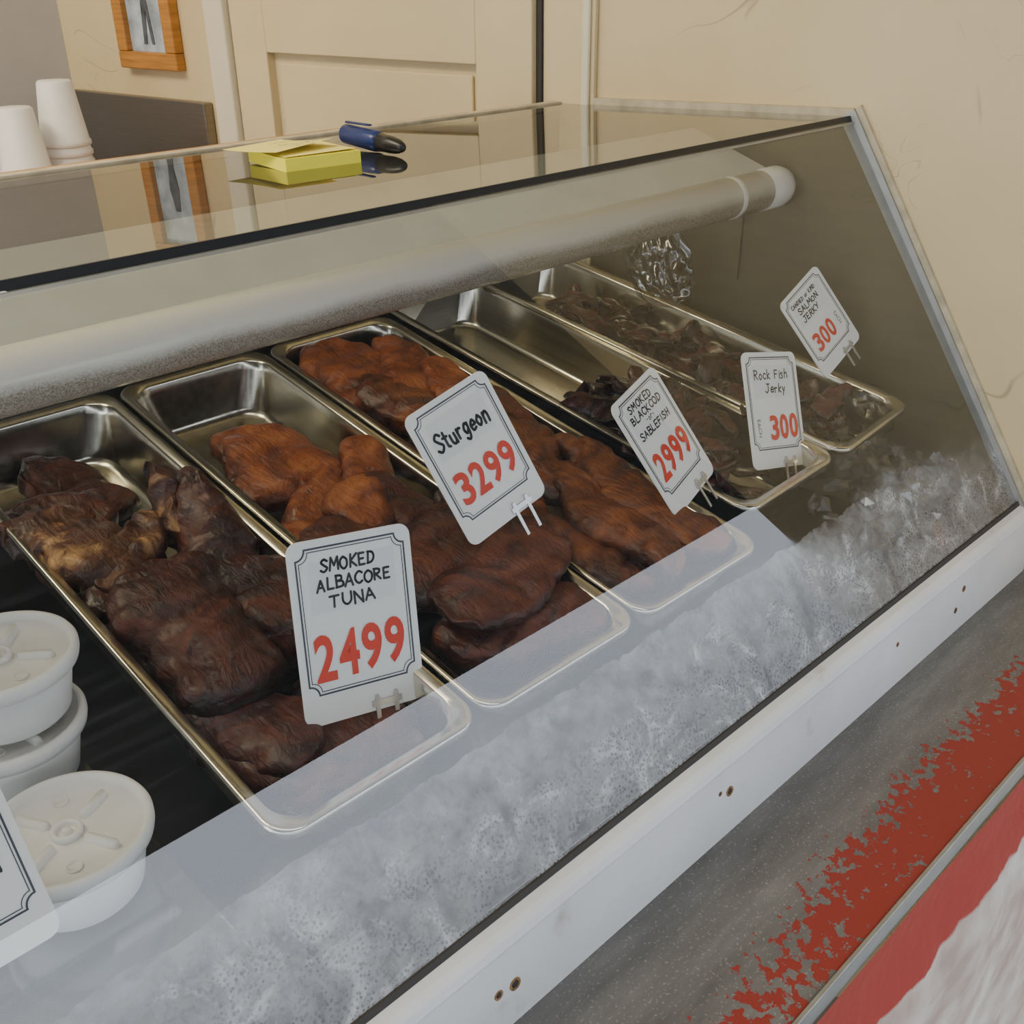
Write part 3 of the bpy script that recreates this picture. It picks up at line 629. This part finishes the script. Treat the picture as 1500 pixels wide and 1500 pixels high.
# ---------------------------------------------------------------- plastic bag hanging in the corner
bm=bmesh.new(); bmesh.ops.create_icosphere(bm,subdivisions=5,radius=1)
for v_ in bm.verts:
    p=v_.co.copy(); q=p*1.6
    t=(p.z+1)/2; r=.015+.032*(1-t)**.6
    d=noise.noise(q)*.35+abs(noise.noise(Vector((q.x*2.2,q.y*2.2,q.z*1.1))))*.7
    v_.co=Vector((p.x*r*.7*(1+d),p.y*r*(1+d)+.012*t,p.z*.064))
me=bpy.data.meshes.new("plastic_bag"); bm.to_mesh(me); bm.free(); me.materials.append(M['bag'])
for p_ in me.polygons: p_.use_smooth=True
o=bpy.data.objects.new("plastic_bag",me); C.objects.link(o); o.location=(1.055,.810,-.333)
# ---------------------------------------------------------------- sticky note pad and marker on the glass
pad=empty("sticky_note_pad"); zt=-.1635
R=Matrix.Translation((.563,.851,zt))@Matrix.Rotation(radians(-6.7),4,'Z')
pts=rrect(.076,.076,.0006,0,1); 
mb=MB(); q=[R@p for p in pts]; q2=[R@(p+Vector((0,0,.011))) for p in pts]; n=len(q)
mb.add(q+q2,[tuple(range(n))[::-1],tuple(range(n,2*n))]+[(i,(i+1)%n,n+(i+1)%n,n+i) for i in range(n)],0); mb.obj("pad_block",[M['yellow']],False,pad)
mb=MB()
for s_,(ox,oy,rz) in enumerate(((-.001,.002,.02),(-.016,.018,.3))):
    Rs=R@Matrix.Translation((ox,oy,.0113+s_*.001))@Matrix.Rotation(rz,4,'Z'); nn=10; vs=[]
    for i in range(nn+1):
        for j in range(2): 
            t=i/nn; vs.append(Rs@Vector((-.036+.072*j,-.036+.072*t,.0022*(1-t)**2*(1+j)*(.3 if s_==0 else 1.6))))
    mb.add(vs,[(2*i,2*i+1,2*i+3,2*i+2) for i in range(nn)],0)
mb.obj("loose_slips",[M['yellow2']],True,pad)
for i,(s,yy,ww) in enumerate((("call 503 for pickup",.018,.05),("2 lb tuna & cod",.006,.045),("friday",-.006,.02))):
    t=fit_text(s,0,yy,ww,.006,M['border'],pad,name="note_text",z=.0165); 
    for v_ in t.data.vertices: v_.co=R@v_.co
mk=MB()
a=Vector((.650,.905,zt+.011)); b_=Vector((.640,.800,zt+.009)); d=(b_-a)
T=Matrix.Translation(a)@d.to_track_quat('Z','Y').to_matrix().to_4x4(); Ln=d.length
lathe(mk,[(.007,0),(.0095,.003),(.0100,Ln*.55),(.0085,Ln*.62)],24,0,T)
lathe(mk,[(.0085,Ln*.62),(.0080,Ln*.8),(.0068,Ln*.9),(.0045,Ln*.97),(.0020,Ln)],24,1,T)
mk.add([T@Vector(p) for p in ((-.002,.0105,.004),(.002,.0105,.004),(.002,.0125,Ln*.45),(-.002,.0125,Ln*.45),(-.002,.0125,.004),(.002,.0125,.004),(.002,.014,Ln*.45),(-.002,.014,Ln*.45))],[(0,1,2,3),(7,6,5,4),(0,4,5,1),(1,5,6,2),(2,6,7,3),(3,7,4,0)],0)
mk.obj("marker_pen",[M['blue'],M['black']])
newobj("paper_scrap",[(.985,.374,-.556),(1.01,.372,-.558),(1.012,.385,-.535),(.992,.388,-.532)],[(0,1,2,3)],simple("brown_scrap",(.16,.06,.03),.6))

# ---------------------------------------------------------------- light
w=bpy.data.worlds.new("world"); bpy.context.scene.world=w; w.use_nodes=True; nt=w.node_tree
bg=nt.nodes["Background"]; tc=N(nt,"ShaderNodeTexCoord"); sp=N(nt,"ShaderNodeSeparateXYZ"); L(nt,tc.outputs["Generated"],sp.inputs[0])
L(nt,ramp(nt,sp.outputs["Z"],[(.0,(.84,.89,.97)),(.5,(.79,.87,1.0))]),bg.inputs[0]); bg.inputs[1].default_value=4.4
def area(name,loc,size,power,col,target):
    l=bpy.data.lights.new(name,'AREA'); l.shape='RECTANGLE'; l.size=size[0]; l.size_y=size[1]; l.energy=power; l.color=col
    o=bpy.data.objects.new(name,l); C.objects.link(o); o.location=loc; o.rotation_euler=(Vector(target)-Vector(loc)).to_track_quat('-Z','Y').to_euler(); return o
area("shop_ceiling_light",(-.3,1.5,.86),(1.4,.5),30,(1.0,.87,.64),(-.1,1.45,-1))
area("tag_fill_light",(.15,.12,.85),(1.2,.2),5,(1.0,.96,.90),(.35,.3,-1))  # unseen fill lamp added overhead to brighten tags and fish
# ---------------------------------------------------------------- camera
ps,pt,rl=.7694,.487,.0109; f=1529.
fwd=Vector((sin(ps)*cos(pt),cos(ps)*cos(pt),-sin(pt))); right=Vector((cos(ps),-sin(ps),0)); down=fwd.cross(right)
r2=right*cos(rl)+down*sin(rl); d2=-right*sin(rl)+down*cos(rl)
cd=bpy.data.cameras.new("camera"); cd.sensor_width=36; cd.lens=36*f/1500; cd.clip_start=.01
co=bpy.data.objects.new("camera",cd); C.objects.link(co)
co.matrix_world=Matrix(((r2.x,-d2.x,-fwd.x,0),(r2.y,-d2.y,-fwd.y,0),(r2.z,-d2.z,-fwd.z,0),(0,0,0,1)))
bpy.context.scene.camera=co
